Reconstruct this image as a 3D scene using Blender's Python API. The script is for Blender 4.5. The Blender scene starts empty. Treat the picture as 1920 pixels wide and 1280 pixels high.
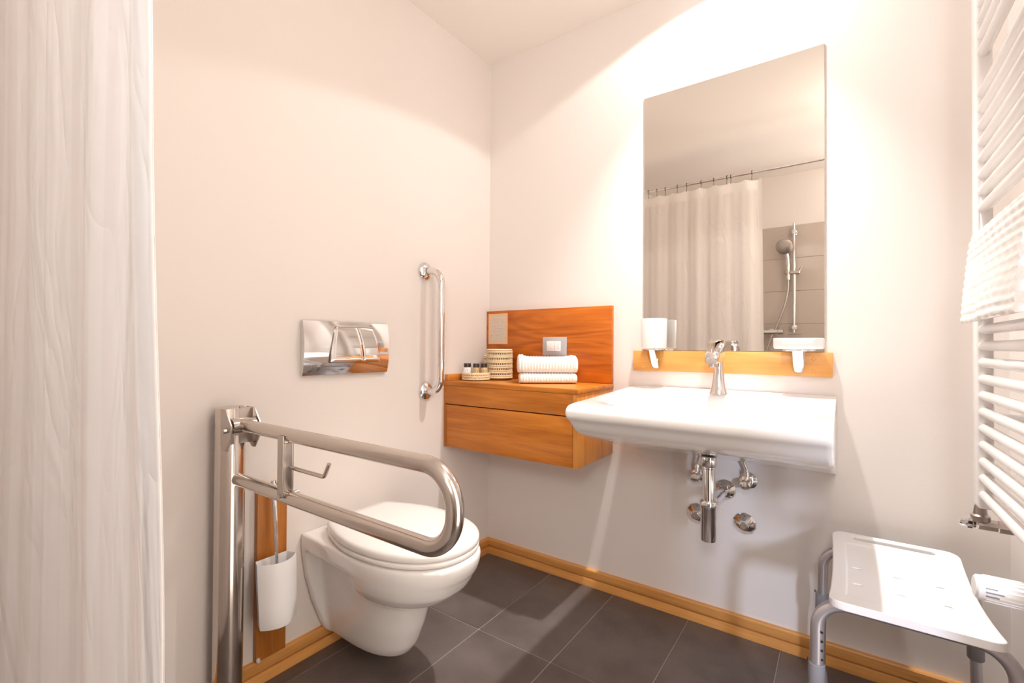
import bpy, bmesh, math, random
from mathutils import Vector, Matrix, noise
random.seed(7)
SC = bpy.context.scene
COL = SC.collection
PI = math.pi
R = math.radians

# ------------------------------------------------------------------ camera, light, exposure
cam_d = bpy.data.cameras.new('camera'); cam = bpy.data.objects.new('camera', cam_d); COL.objects.link(cam)
YAW, PITCH, ROLL = .6169, .0104, .0061
f = Vector((-math.sin(YAW)*math.cos(PITCH), math.cos(YAW)*math.cos(PITCH), math.sin(PITCH)))
r0 = Vector((math.cos(YAW), math.sin(YAW), 0)); u0 = r0.cross(f)
rr = r0*math.cos(ROLL)+u0*math.sin(ROLL); uu = -r0*math.sin(ROLL)+u0*math.cos(ROLL)
M = Matrix((rr, uu, -f)).transposed().to_4x4(); M.translation = Vector((1.4243, -1.8120, 1.0083))
cam.matrix_world = M
cam_d.sensor_width = 36; cam_d.lens = 36*872.8646/1920; cam_d.clip_start = .02
SC.camera = cam
vs = SC.view_settings
vs.view_transform = 'Standard'; vs.look = 'None'; vs.gamma = 1; vs.use_curve_mapping = False
vs.exposure = -.09
SC.cycles.max_bounces = 10; SC.cycles.diffuse_bounces = 7; SC.cycles.glossy_bounces = 6
SC.cycles.caustics_reflective = False; SC.cycles.caustics_refractive = False
SC.cycles.sample_clamp_indirect = 8
SC.cycles.use_denoising = True

w = bpy.data.worlds.new('world'); SC.world = w; w.use_nodes = True
w.node_tree.nodes['Background'].inputs[0].default_value = (1, .86, .74, 1)
w.node_tree.nodes['Background'].inputs[1].default_value = 4.15

def spot(name, loc, power, size, blend, rad, col, target=None):
    l = bpy.data.lights.new(name, 'SPOT'); l.energy = power; l.spot_size = size; l.spot_blend = blend
    l.shadow_soft_size = rad; l.color = col
    o = bpy.data.objects.new(name, l); COL.objects.link(o); o.location = loc
    if target: o.rotation_euler = (Vector(target)-Vector(loc)).to_track_quat('-Z', 'Y').to_euler()
    return o
def area(name, loc, power, sx, sy, col, target):
    l = bpy.data.lights.new(name, 'AREA'); l.shape = 'RECTANGLE'; l.energy = power; l.size = sx; l.size_y = sy; l.color = col
    o = bpy.data.objects.new(name, l); COL.objects.link(o); o.location = loc
    o.rotation_euler = (Vector(target)-Vector(loc)).to_track_quat('-Z', 'Y').to_euler()
    return o
def point(name, loc, power, rad, col):
    l = bpy.data.lights.new(name, 'POINT'); l.energy = power; l.shadow_soft_size = rad; l.color = col
    o = bpy.data.objects.new(name, l); COL.objects.link(o); o.location = loc
    return o
LAMP = (1, .965, .93)
spot('basin_downlight_lamp', (1.06, -.25, 2.385), 160, R(84), 1.0, .022, LAMP)
spot('basin_downlight_halo', (1.06, -.25, 2.384), 19, R(139), .08, .022, LAMP)
point('added_room_fill', (1.66, -1.30, 2.20), 7, .09, (1, .93, .86))  # added fill for the ambient level, unseen source
point('added_shower_fill', (1.62, -2.15, 2.28), 4, .09, (1, .93, .86))  # added fill lamp for the shower end, out of view
area('added_soft_fill', (1.58, -2.47, 1.55), 16, .30, .40, (.97, .98, 1), (1.2, 0, 1.0))  # soft fill added on the camera side, no window known there
area('daylight_through_doorway', (2.70, -2.95, 1.10), 48, .20, .24, (.66, .76, 1), (1.3, 0, .4))

# ------------------------------------------------------------------ materials
def mat(name):
    m = bpy.data.materials.new(name); m.use_nodes = True
    return m, m.node_tree.nodes, m.node_tree.links, m.node_tree.nodes['Principled BSDF']
def plain(name, col, rough=.5, metal=0, spec=.5, bump=0, bscale=60, coat=0, sss=0, trans=0, vary=0):
    m, n, l, b = mat(name)
    b.inputs['Base Color'].default_value = (*col, 1); b.inputs['Roughness'].default_value = rough
    b.inputs['Metallic'].default_value = metal; b.inputs['Specular IOR Level'].default_value = spec
    b.inputs['Coat Weight'].default_value = coat; b.inputs['Coat Roughness'].default_value = .05
    tc = n.new('ShaderNodeTexCoord')
    nz = n.new('ShaderNodeTexNoise'); nz.inputs['Scale'].default_value = bscale; nz.inputs['Detail'].default_value = 4
    l.new(tc.outputs['Object'], nz.inputs['Vector'])
    if vary:
        mx = n.new('ShaderNodeMixRGB'); mx.inputs[1].default_value = (*[c*(1-vary) for c in col], 1)
        mx.inputs[2].default_value = (*[min(1, c*(1+vary)) for c in col], 1)
        l.new(nz.outputs['Fac'], mx.inputs[0]); l.new(mx.outputs[0], b.inputs['Base Color'])
    if bump:
        bp = n.new('ShaderNodeBump'); bp.inputs['Strength'].default_value = bump; bp.inputs['Distance'].default_value = .002
        l.new(nz.outputs['Fac'], bp.inputs['Height']); l.new(bp.outputs['Normal'], b.inputs['Normal'])
    if trans:
        mixs = n.new('ShaderNodeMixShader'); tr = n.new('ShaderNodeBsdfTranslucent'); tr.inputs[0].default_value = (*col, 1)
        mixs.inputs[0].default_value = trans
        out = [q for q in n if q.type == 'OUTPUT_MATERIAL'][0]
        l.new(b.outputs[0], mixs.inputs[1]); l.new(tr.outputs[0], mixs.inputs[2]); l.new(mixs.outputs[0], out.inputs[0])
    return m
def wood(name, c1, c2, axis, rough=.35, scale=1.0, swirl=0.0):
    m, n, l, b = mat(name)
    tc = n.new('ShaderNodeTexCoord'); mp = n.new('ShaderNodeMapping')
    s = [34*scale]*3; s['xyz'.index(axis)] = 3.2*scale
    mp.inputs['Scale'].default_value = s
    l.new(tc.outputs['Object'], mp.inputs['Vector'])
    n1 = n.new('ShaderNodeTexNoise'); n1.inputs['Scale'].default_value = 1; n1.inputs['Detail'].default_value = 6; n1.inputs['Distortion'].default_value = .6+swirl
    l.new(mp.outputs[0], n1.inputs['Vector'])
    mp2 = n.new('ShaderNodeMapping'); s2 = [260*scale]*3; s2['xyz'.index(axis)] = 10*scale
    mp2.inputs['Scale'].default_value = s2; l.new(tc.outputs['Object'], mp2.inputs['Vector'])
    n2 = n.new('ShaderNodeTexNoise'); n2.inputs['Scale'].default_value = 1; n2.inputs['Detail'].default_value = 3
    l.new(mp2.outputs[0], n2.inputs['Vector'])
    # broad cathedral bands
    mp3 = n.new('ShaderNodeMapping'); s3 = [9*scale]*3; s3['xyz'.index(axis)] = 1.6*scale
    mp3.inputs['Scale'].default_value = s3; l.new(tc.outputs['Object'], mp3.inputs['Vector'])
    n3 = n.new('ShaderNodeTexNoise'); n3.inputs['Scale'].default_value = 1; n3.inputs['Detail'].default_value = 1; n3.inputs['Distortion'].default_value = 1.0
    l.new(mp3.outputs[0], n3.inputs['Vector'])
    sn = n.new('ShaderNodeMath'); sn.operation = 'MULTIPLY'; sn.inputs[1].default_value = 46
    l.new(n3.outputs['Fac'], sn.inputs[0])
    sn2 = n.new('ShaderNodeMath'); sn2.operation = 'SINE'; l.new(sn.outputs[0], sn2.inputs[0])
    a1 = n.new('ShaderNodeMath'); a1.operation = 'MULTIPLY_ADD'; a1.inputs[1].default_value = swirl*.10+.015; l.new(sn2.outputs[0], a1.inputs[0]); l.new(n1.outputs['Fac'], a1.inputs[2])
    a2 = n.new('ShaderNodeMath'); a2.operation = 'MULTIPLY_ADD'; a2.inputs[1].default_value = .35; l.new(n2.outputs['Fac'], a2.inputs[0]); l.new(a1.outputs[0], a2.inputs[2])
    cr = n.new('ShaderNodeValToRGB'); cr.color_ramp.elements[0].position = .30; cr.color_ramp.elements[1].position = 1.05 if False else 1.0
    cr.color_ramp.elements[0].color = (*c1, 1); cr.color_ramp.elements[1].color = (*c2, 1)
    l.new(a2.outputs[0], cr.inputs[0]); l.new(cr.outputs[0], b.inputs['Base Color'])
    b.inputs['Roughness'].default_value = rough; b.inputs['Coat Weight'].default_value = .18; b.inputs['Coat Roughness'].default_value = .2; b.inputs['Specular IOR Level'].default_value = .35
    bp = n.new('ShaderNodeBump'); bp.inputs['Strength'].default_value = .12; bp.inputs['Distance'].default_value = .001
    l.new(n2.outputs['Fac'], bp.inputs['Height']); l.new(bp.outputs['Normal'], b.inputs['Normal'])
    return m

WALL = plain('wall_paint', (.785, .735, .698), .62, bump=.10, bscale=140, spec=.3)
CEIL = plain('ceiling_paint', (.88, .835, .79), .8, spec=.2)
GROUT = plain('floor_grout', (.42, .38, .35), .8, bump=.3, bscale=300)
WGROUT = plain('wall_grout', (.50, .43, .37), .7)
CERAM = plain('white_ceramic', (.86, .845, .83), .12, coat=.6)
PLASTIC = plain('white_plastic', (.86, .85, .85), .32)
SEATP = plain('toilet_seat_plastic', (.87, .85, .83), .22)
ENAMEL = plain('white_enamel', (.88, .86, .85), .25, coat=.3)
CHROME = plain('polished_chrome', (.80, .78, .77), .06, metal=1)
STEEL = plain('polished_stainless', (.60, .545, .50), .17, metal=1, bump=.02, bscale=200)
STEELD = plain('brushed_stainless', (.52, .47, .43), .28, metal=1)
NICKEL = plain('nickel_brass', (.46, .40, .36), .28, metal=1)
ALU = plain('anodised_aluminium', (.62, .61, .64), .36, metal=.85)
GREYR = plain('grey_rubber', (.27, .27, .29), .55)
DARK = plain('dark_plastic', (.035, .022, .018), .35)
TOWEL = plain('white_cotton', (.90, .875, .85), .95, bump=.5, bscale=700, spec=.1)
FROST = plain('frosted_white_glass', (.88, .87, .86), .3, trans=.5)
GREYPL = plain('silver_switch_plate', (.48, .46, .47), .3, metal=.2)
WHITEP = plain('white_insert', (.85, .82, .80), .35)
AMBER = plain('amber_liquid_bottle', (.52, .36, .17), .15, coat=.5)
OAK_X = wood('oak_grain_along_x', (.33, .088, .006), (.68, .24, .028), 'x')
OAK_P = wood('oak_panel_grain', (.30, .062, .003), (.62, .17, .012), 'x', scale=.8, swirl=1.0)
OAK_Y = wood('oak_grain_along_y', (.40, .13, .015), (.76, .32, .06), 'y')
OAK_Z = wood('oak_grain_upright', (.30, .095, .012), (.58, .22, .04), 'z')
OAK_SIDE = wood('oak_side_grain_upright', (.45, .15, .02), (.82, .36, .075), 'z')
OAK_BX = wood('oak_skirting_along_x', (.52, .23, .06), (.84, .42, .13), 'x')
OAK_BY = wood('oak_skirting_along_y', (.52, .23, .06), (.84, .42, .13), 'y')
OAK_SH = wood('pale_oak_rail', (.60, .26, .06), (.84, .42, .12), 'x')

def tile_mat():
    m, n, l, b = mat('dark_stone_tile')
    tc = n.new('ShaderNodeTexCoord'); oi = n.new('ShaderNodeObjectInfo')
    ad = n.new('ShaderNodeVectorMath'); ad.operation = 'ADD'
    sc = n.new('ShaderNodeVectorMath'); sc.operation = 'SCALE'; sc.inputs['Scale'].default_value = 9
    cmb = n.new('ShaderNodeCombineXYZ'); l.new(oi.outputs['Random'], cmb.inputs[0]); l.new(oi.outputs['Random'], cmb.inputs[2])
    l.new(cmb.outputs[0], sc.inputs[0]); l.new(tc.outputs['Object'], ad.inputs[0]); l.new(sc.outputs[0], ad.inputs[1])
    n1 = n.new('ShaderNodeTexNoise'); n1.inputs['Scale'].default_value = 5; n1.inputs['Detail'].default_value = 5
    n2 = n.new('ShaderNodeTexNoise'); n2.inputs['Scale'].default_value = 350; n2.inputs['Detail'].default_value = 3
    l.new(ad.outputs[0], n1.inputs['Vector']); l.new(ad.outputs[0], n2.inputs['Vector'])
    a = n.new('ShaderNodeMath'); a.operation = 'MULTIPLY_ADD'; a.inputs[1].default_value = .4
    l.new(n2.outputs['Fac'], a.inputs[0]); l.new(n1.outputs['Fac'], a.inputs[2])
    cr = n.new('ShaderNodeValToRGB'); cr.color_ramp.elements[0].position = .45; cr.color_ramp.elements[1].position = .95
    cr.color_ramp.elements[0].color = (.085, .066, .060, 1); cr.color_ramp.elements[1].color = (.17, .142, .132, 1)
    l.new(a.outputs[0], cr.inputs[0]); l.new(cr.outputs[0], b.inputs['Base Color'])
    b.inputs['Roughness'].default_value = .42
    bp = n.new('ShaderNodeBump'); bp.inputs['Strength'].default_value = .25; bp.inputs['Distance'].default_value = .0008
    l.new(n2.outputs['Fac'], bp.inputs['Height']); l.new(bp.outputs['Normal'], b.inputs['Normal'])
    return m
TILE = tile_mat()
WTILE = plain('glossy_taupe_tile', (.54, .46, .40), .10, coat=.4, vary=.05, bscale=3)

def mirror_mat():
    m, n, l, b = mat('mirror_silver')
    b.inputs['Base Color'].default_value = (.83, .80, .755, 1); b.inputs['Metallic'].default_value = 1; b.inputs['Roughness'].default_value = .003
    return m
MIRROR = mirror_mat()
def curtain_mat():
    m, n, l, b = mat('striped_curtain_cloth')
    uv = n.new('ShaderNodeUVMap'); uv.uv_map = 'cloth'
    sx = n.new('ShaderNodeSeparateXYZ'); l.new(uv.outputs[0], sx.inputs[0])
    mu = n.new('ShaderNodeMath'); mu.operation = 'MULTIPLY'; mu.inputs[1].default_value = 2*PI/.055; l.new(sx.outputs[0], mu.inputs[0])
    si = n.new('ShaderNodeMath'); si.operation = 'SINE'; l.new(mu.outputs[0], si.inputs[0])
    gt = n.new('ShaderNodeMapRange'); gt.inputs[1].default_value = -.15; gt.inputs[2].default_value = .15; l.new(si.outputs[0], gt.inputs[0])
    wv = n.new('ShaderNodeTexNoise'); wv.inputs['Scale'].default_value = 900; l.new(uv.outputs[0], wv.inputs['Vector'])
    mx = n.new('ShaderNodeMixRGB'); mx.inputs[1].default_value = (.88, .845, .82, 1); mx.inputs[2].default_value = (.91, .885, .865, 1)
    l.new(gt.outputs[0], mx.inputs[0]); l.new(mx.outputs[0], b.inputs['Base Color'])
    rm = n.new('ShaderNodeMapRange'); rm.inputs[3].default_value = .85; rm.inputs[4].default_value = .5; l.new(gt.outputs[0], rm.inputs[0]); l.new(rm.outputs[0], b.inputs['Roughness'])
    b.inputs['Specular IOR Level'].default_value = .25
    cz = n.new('ShaderNodeMapping'); cz.inputs['Scale'].default_value = (5, 2.2, 1); cz.inputs['Rotation'].default_value = (0, 0, .5); l.new(uv.outputs[0], cz.inputs['Vector'])
    n1 = n.new('ShaderNodeTexNoise'); n1.inputs['Scale'].default_value = 1.6; n1.inputs['Detail'].default_value = 2; n1.inputs['Distortion'].default_value = 1.6; l.new(cz.outputs[0], n1.inputs['Vector'])
    ab = n.new('ShaderNodeMath'); ab.operation = 'ABSOLUTE'
    sb = n.new('ShaderNodeMath'); sb.operation = 'SUBTRACT'; sb.inputs[1].default_value = .5; l.new(n1.outputs['Fac'], sb.inputs[0]); l.new(sb.outputs[0], ab.inputs[0])
    b1 = n.new('ShaderNodeBump'); b1.inputs['Strength'].default_value = .5; b1.inputs['Distance'].default_value = .02; l.new(ab.outputs[0], b1.inputs['Height'])
    b2 = n.new('ShaderNodeBump'); b2.inputs['Strength'].default_value = .15; b2.inputs['Distance'].default_value = .0006
    l.new(wv.outputs['Fac'], b2.inputs['Height']); l.new(b1.outputs['Normal'], b2.inputs['Normal']); l.new(b2.outputs['Normal'], b.inputs['Normal'])
    mixs = n.new('ShaderNodeMixShader'); tr = n.new('ShaderNodeBsdfTranslucent'); l.new(mx.outputs[0], tr.inputs[0]); mixs.inputs[0].default_value = .35
    out = [q for q in n if q.type == 'OUTPUT_MATERIAL'][0]
    l.new(b.outputs[0], mixs.inputs[1]); l.new(tr.outputs[0], mixs.inputs[2]); l.new(mixs.outputs[0], out.inputs[0])
    return m
CURTAIN = curtain_mat()
def paper_mat():
    m, n, l, b = mat('printed_notice')
    tc = n.new('ShaderNodeTexCoord'); sp = n.new('ShaderNodeSeparateXYZ'); l.new(tc.outputs['Generated'], sp.inputs[0])
    mu = n.new('ShaderNodeMath'); mu.operation = 'MULTIPLY'; mu.inputs[1].default_value = 2*PI*26; l.new(sp.outputs[2], mu.inputs[0])
    si = n.new('ShaderNodeMath'); si.operation = 'SINE'; l.new(mu.outputs[0], si.inputs[0])
    nz = n.new('ShaderNodeTexNoise'); nz.inputs['Scale'].default_value = 1; nz.inputs['Detail'].default_value = 2
    mp = n.new('ShaderNodeMapping'); mp.inputs['Scale'].default_value = (30, 1, 13); l.new(tc.outputs['Generated'], mp.inputs[0]); l.new(mp.outputs[0], nz.inputs[0])
    ad = n.new('ShaderNodeMath'); ad.operation = 'MULTIPLY_ADD'; ad.inputs[1].default_value = .22; l.new(si.outputs[0], ad.inputs[0]); l.new(nz.outputs[0], ad.inputs[2])
    def inside(o, lo, hi):
        a = n.new('ShaderNodeMath'); a.operation = 'GREATER_THAN'; a.inputs[1].default_value = lo; l.new(o, a.inputs[0])
        c = n.new('ShaderNodeMath'); c.operation = 'LESS_THAN'; c.inputs[1].default_value = hi; l.new(o, c.inputs[0])
        d = n.new('ShaderNodeMath'); d.operation = 'MULTIPLY'; l.new(a.outputs[0], d.inputs[0]); l.new(c.outputs[0], d.inputs[1]); return d.outputs[0]
    ix = inside(sp.outputs[0], .10, .90); iz = inside(sp.outputs[2], .06, .94)
    k = n.new('ShaderNodeMath'); k.operation = 'MULTIPLY'; l.new(ix, k.inputs[0]); l.new(iz, k.inputs[1])
    k2 = n.new('ShaderNodeMapRange'); k2.inputs[1].default_value = .45; k2.inputs[2].default_value = .75; k2.inputs[4].default_value = .62; l.new(ad.outputs[0], k2.inputs[0])
    k3 = n.new('ShaderNodeMath'); k3.operation = 'MULTIPLY'; l.new(k.outputs[0], k3.inputs[0]); l.new(k2.outputs[0], k3.inputs[1])
    mx = n.new('ShaderNodeMixRGB'); mx.inputs[1].default_value = (.74, .60, .47, 1); mx.inputs[2].default_value = (.28, .24, .26, 1)
    l.new(k3.outputs[0], mx.inputs[0])
    m2 = n.new('ShaderNodeMixRGB'); m2.inputs[1].default_value = (.80, .48, .25, 1); l.new(k.outputs[0], m2.inputs[0]); l.new(mx.outputs[0], m2.inputs[2])
    l.new(m2.outputs[0], b.inputs['Base Color']); b.inputs['Roughness'].default_value = .4
    return m
PAPER = paper_mat()
STRAW1 = plain('pale_straw', (.80, .66, .43), .7, bump=.3, bscale=400, vary=.15)
STRAW2 = plain('straw_gap_shade', (.12, .07, .025), .8)  # shade between the strands put into the colour

# ------------------------------------------------------------------ helpers
def link(name, me, m, parent=None):
    o = bpy.data.objects.new(name, me); COL.objects.link(o)
    if m: me.materials.append(m)
    if parent: o.parent = parent
    return o
def smooth(me, ang=35):
    for p in me.polygons: p.use_smooth = True
    me.set_sharp_from_angle(angle=R(ang))
def bmobj(name, bm, m, parent=None, ang=35, sm=True):
    me = bpy.data.meshes.new(name); bmesh.ops.recalc_face_normals(bm, faces=bm.faces); bm.to_mesh(me); bm.free()
    if sm: smooth(me, ang)
    return link(name, me, m, parent)
def thing(name, label, cat, group=None, loc=(0, 0, 0)):
    o = bpy.data.objects.new(name, None); COL.objects.link(o); o.empty_display_size = .05; o.location = loc
    o['label'] = label; o['category'] = cat
    if group: o['group'] = group
    return o
def tag(o, label, cat, group=None):
    o['label'] = label; o['category'] = cat
    if group: o['group'] = group
    return o
def struct(o): o['kind'] = 'structure'; return o
def add(bm, verts, faces):
    v = [bm.verts.new(p) for p in verts]
    for q in faces: bm.faces.new([v[i] for i in q])
    return v
def box(bm, x0, x1, y0, y1, z0, z1, bev=0, seg=2):
    b = bmesh.new(); x0, x1 = sorted((x0, x1)); y0, y1 = sorted((y0, y1)); z0, z1 = sorted((z0, z1))
    v = [b.verts.new((x, y, z)) for x in (x0, x1) for y in (y0, y1) for z in (z0, z1)]
    for q in ((0, 1, 3, 2), (4, 6, 7, 5), (0, 4, 5, 1), (2, 3, 7, 6), (0, 2, 6, 4), (1, 5, 7, 3)): b.faces.new([v[i] for i in q])
    if bev: bmesh.ops.bevel(b, geom=b.edges[:], offset=bev, segments=seg, affect='EDGES', profile=.5)
    merge(bm, b)
def merge(bm, b):
    mp = {v: bm.verts.new(v.co) for v in b.verts}
    for q in b.faces:
        try: bm.faces.new([mp[v] for v in q.verts])
        except ValueError: pass
    b.free()
def boxo(name, x0, x1, y0, y1, z0, z1, m, parent=None, bev=.002, seg=2):
    bm = bmesh.new(); box(bm, x0, x1, y0, y1, z0, z1, bev, seg); return bmobj(name, bm, m, parent)
def fillet(pts, rad, n=8):
    pts = [Vector(p) for p in pts]; out = [pts[0]]
    rads = rad if isinstance(rad, (list, tuple)) else [rad]*(len(pts)-2)
    for i in range(1, len(pts)-1):
        a, b, c = pts[i-1], pts[i], pts[i+1]; d1 = (a-b).normalized(); d2 = (c-b).normalized()
        ang = d1.angle(d2); r = rads[i-1]; t = r/math.tan(ang/2)
        cen = b+(d1+d2).normalized()*(r/math.sin(ang/2)); p1 = b+d1*t; p2 = b+d2*t
        e1 = (p1-cen); e2 = (p2-cen); tot = e1.angle(e2)
        for k in range(n+1):
            q = k/n; s = math.sin(tot)
            out.append(cen+(e1*math.sin((1-q)*tot)+e2*math.sin(q*tot))/s)
    out.append(pts[-1]); return out
def tube(bm, pts, rad, seg=20, caps=True):
    pts = [Vector(p) for p in pts]; n = len(pts)
    rads = rad if isinstance(rad, (list, tuple)) else [rad]*n
    T = []
    for i in range(n):
        d = (pts[min(i+1, n-1)]-pts[max(i-1, 0)]); T.append(d.normalized())
    ref = Vector((0, 0, 1)) if abs(T[0].z) < .9 else Vector((1, 0, 0))
    nrm = (ref-T[0]*ref.dot(T[0])).normalized(); rings = []
    for i in range(n):
        nrm = (nrm-T[i]*nrm.dot(T[i])).normalized(); bn = T[i].cross(nrm)
        rings.append([bm.verts.new(pts[i]+(nrm*math.cos(a)+bn*math.sin(a))*rads[i]) for a in (2*PI*k/seg for k in range(seg))])
    for i in range(n-1):
        for k in range(seg): bm.faces.new((rings[i][k], rings[i][(k+1) % seg], rings[i+1][(k+1) % seg], rings[i+1][k]))
    if caps: bm.faces.new(rings[0][::-1]); bm.faces.new(rings[-1])
def tubeo(name, pts, rad, m, parent=None, seg=20, ang=40):
    bm = bmesh.new(); tube(bm, pts, rad, seg); return bmobj(name, bm, m, parent, ang)
def lathe(bm, prof, base, axis=(0, 0, 1), seg=32):
    """prof: list of (radius, distance along axis)"""
    ax = Vector(axis).normalized(); base = Vector(base)
    ref = Vector((0, 0, 1)) if abs(ax.z) < .9 else Vector((1, 0, 0))
    a = (ref-ax*ref.dot(ax)).normalized(); b = ax.cross(a); rings = []
    for rad, h in prof:
        c = base+ax*h
        if rad < 1e-6: rings.append([bm.verts.new(c)])
        else: rings.append([bm.verts.new(c+(a*math.cos(t)+b*math.sin(t))*rad) for t in (2*PI*k/seg for k in range(seg))])
    for i in range(len(rings)-1):
        p, q = rings[i], rings[i+1]
        if len(p) == 1 and len(q) == 1: continue
        for k in range(seg):
            k2 = (k+1) % seg
            if len(p) == 1: bm.faces.new((p[0], q[k], q[k2]))
            elif len(q) == 1: bm.faces.new((p[k], p[k2], q[0]))
            else: bm.faces.new((p[k], p[k2], q[k2], q[k]))
def latheo(name, prof, base, axis, m, parent=None, seg=32, ang=35):
    bm = bmesh.new(); lathe(bm, prof, base, axis, seg); return bmobj(name, bm, m, parent, ang)
def loft(bm, rings, caps=True, close=True):
    R_ = [[bm.verts.new(p) for p in r] for r in rings]; n = len(R_[0])
    for i in range(len(R_)-1):
        for k in range(n if close else n-1): bm.faces.new((R_[i][k], R_[i][(k+1) % n], R_[i+1][(k+1) % n], R_[i+1][k]))
    if caps: bm.faces.new(R_[0][::-1]); bm.faces.new(R_[-1])
def prism(bm, poly, axis, a0, a1):
    """poly 2-D in the other two axes (cyclic order), extruded along axis"""
    def P(p, a): 
        return {'x': (a, p[0], p[1]), 'y': (p[0], a, p[1]), 'z': (p[0], p[1], a)}[axis]
    loft(bm, [[P(p, a0) for p in poly], [P(p, a1) for p in poly]])
def evalmods(o, mods):
    for kind, props in mods:
        md = o.modifiers.new(kind, kind)
        for k, v in props.items(): setattr(md, k, v)
    dg = bpy.context.evaluated_depsgraph_get(); dg.update()
    me = bpy.data.meshes.new_from_object(o.evaluated_get(dg)); o.modifiers.clear()
    old = o.data; o.data = me; bpy.data.meshes.remove(old); me.name = o.name
    return o

# ------------------------------------------------------------------ room shell
H = 2.4; W = 1.795; D = -2.5
fl = bmesh.new(); box(fl, -.1, W+.1, D-.1, .1, -.1, -.0025); floor = struct(bmobj('floor', fl, GROUT))
GX = [0, .0680]; 
while GX[-1]+.2968 < W: GX.append(GX[-1]+.2968)
GX.append(W)
GY = [0, -.5137]
while GY[-1]-.5945 > D: GY.append(GY[-1]-.5945)
GY.append(D)
g = .0016
for i in range(len(GX)-1):
    for j in range(len(GY)-1):
        dz = random.uniform(-.0004, .0003)
        cx, cy = (GX[i]+GX[i+1])/2, (GY[j]+GY[j+1])/2; hx, hy = (GX[i+1]-GX[i])/2-g, (GY[j]-GY[j+1])/2-g
        bm = bmesh.new(); box(bm, -hx, hx, -hy, hy, -.008, 0, .0012, 1)
        t = bmobj('tile', bm, TILE, floor); t.location = (cx, cy, dz)
struct(boxo('wall_left', -.1, 0, D-.1, .1, 0, H, WALL, bev=0))
struct(boxo('wall_back', 0, W+.1, 0, .1, 0, H, WALL, bev=0))
bm = bmesh.new()   # right wall with the doorway (behind the camera's right shoulder)
DY0, DY1, DH = -.965, -1.58, 2.02
box(bm, W, W+.1, DY0, 0, 0, H); box(bm, W, W+.1, D-.1, DY1, 0, H); box(bm, W, W+.1, DY1, DY0, DH, H)
struct(bmobj('wall_right', bm, WALL, sm=False))
rear = struct(boxo('wall_rear', 0, W, D-.1, D, 0, H, WALL, bev=0))
struct(boxo('ceiling', -.1, W+.1, D-.1, .1, H, H+.1, CEIL, bev=0))
# door casing round the opening
bm = bmesh.new()
box(bm, W-.012, W+.11, DY0, DY0+.05, 0, DH+.05, .003); box(bm, W-.012, W+.11, DY1-.05, DY1, 0, DH+.05, .003); box(bm, W-.012, W+.11, DY1, DY0, DH, DH+.05, .003)
struct(bmobj('trim_1', bm, OAK_Z))
# added, unseen: frosted window made up to go with the shower-wall fill light
bm = bmesh.new()
for q in ((1.40, 1.43, 1.32, 1.78), (1.73, 1.76, 1.32, 1.78), (1.43, 1.73, 1.32, 1.35), (1.43, 1.73, 1.75, 1.78)): box(bm, q[0], q[1], D, D+.018, q[2], q[3], .002)
win = struct(bmobj('added_window_1', bm, ENAMEL))
boxo('pane', 1.43, 1.73, D+.0095, D+.012, 1.35, 1.75, FROST, win, bev=0)
# glossy taupe tiles on the shower wall
TX = [0, .156, .756, 1.356, W]; TZ = [0, .158, .419, .680, .941, 1.201, 1.462, 1.722, 1.983]
bx = boxo('tile_bed', 0, W, D, D+.004, 0, 1.983, WGROUT, rear, bev=0)
for i in range(4):
    for j in range(len(TZ)-1):
        bm = bmesh.new(); box(bm, TX[i]+.0012, TX[i+1]-.0012, D+.003, D+.009, TZ[j]+.0012, TZ[j+1]-.0012, .001, 1)
        bmobj('tile', bm, WTILE, rear)
# skirting, two stepped strips with a dark groove
def skirt(name, along, a0, a1, miter, m):
    prof = [(0, 0), (.0155, 0), (.0158, .030), (.0148, .0325), (.0035, .0332), (.0035, .0368), (.0128, .0374), (.0135, .039), (.0135, .066), (.0105, .0705), (0, .0715)]
    bm = bmesh.new(); rings = []
    for k, a in enumerate((a0, a1)):
        ring = []
        for t, z in prof:
            s = t if (k == 0 and miter) else 0
            ring.append((a+s, -t, z) if along == 'x' else (t, a-s, z))
        rings.append(ring)
    loft(bm, rings); return struct(bmobj(name, bm, m, ang=25))
skirt('baseboard_back', 'x', 0, W, True, OAK_BX)
skirt('baseboard_left', 'y', 0, D, True, OAK_BY)

# ------------------------------------------------------------------ wash basin
def hermite(pts, n):
    out = []
    P = [Vector(p) for p in pts]
    for i in range(len(P)-1):
        p0 = P[max(i-1, 0)]; p1 = P[i]; p2 = P[i+1]; p3 = P[min(i+2, len(P)-1)]
        for k in range(n):
            t = k/n; out.append(.5*((2*p1)+(-p0+p2)*t+(2*p0-5*p1+4*p2-p3)*t*t+(-p0+3*p1-3*p2+p3)*t**3))
    out.append(P[-1]); return out
sink = thing('wash_basin', 'wide white ceramic wash basin with curved underside fixed to the wall under the mirror', 'basin', loc=(1.078, 0, .86))
def at(o, base):  # keep world coordinates of children below an empty placed at its base
    return o
SX0, SX1 = .747, 1.409
prof_front = hermite([(-.50, .837), (-.553, .8335), (-.575, .826), (-.5840, .813), (-.578, .797), (-.553, .779), (-.515, .747), (-.470, .7255), (-.400, .704), (-.30, .679), (-.20, .653), (-.10, .629), (-.004, .607)], 4)
top = [(-.004-.4960*k/34, .857-.020*k/34) for k in range(35)]
loop = [Vector(p) for p in top]+prof_front[1:]
def sst(a, b, x): x = max(0, min(1, (x-a)/(b-a))); return x*x*(3-2*x)
def bowl(x, y):
    u = (x-1.078)/.285; v = (y+.335)/.200
    d = (abs(u)**3.2+abs(v)**3.0)**(1/3.1)
    return -.105*(1-sst(.35, 1.0, d))-.004*(1-sst(.98, 1.08, d))
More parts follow.
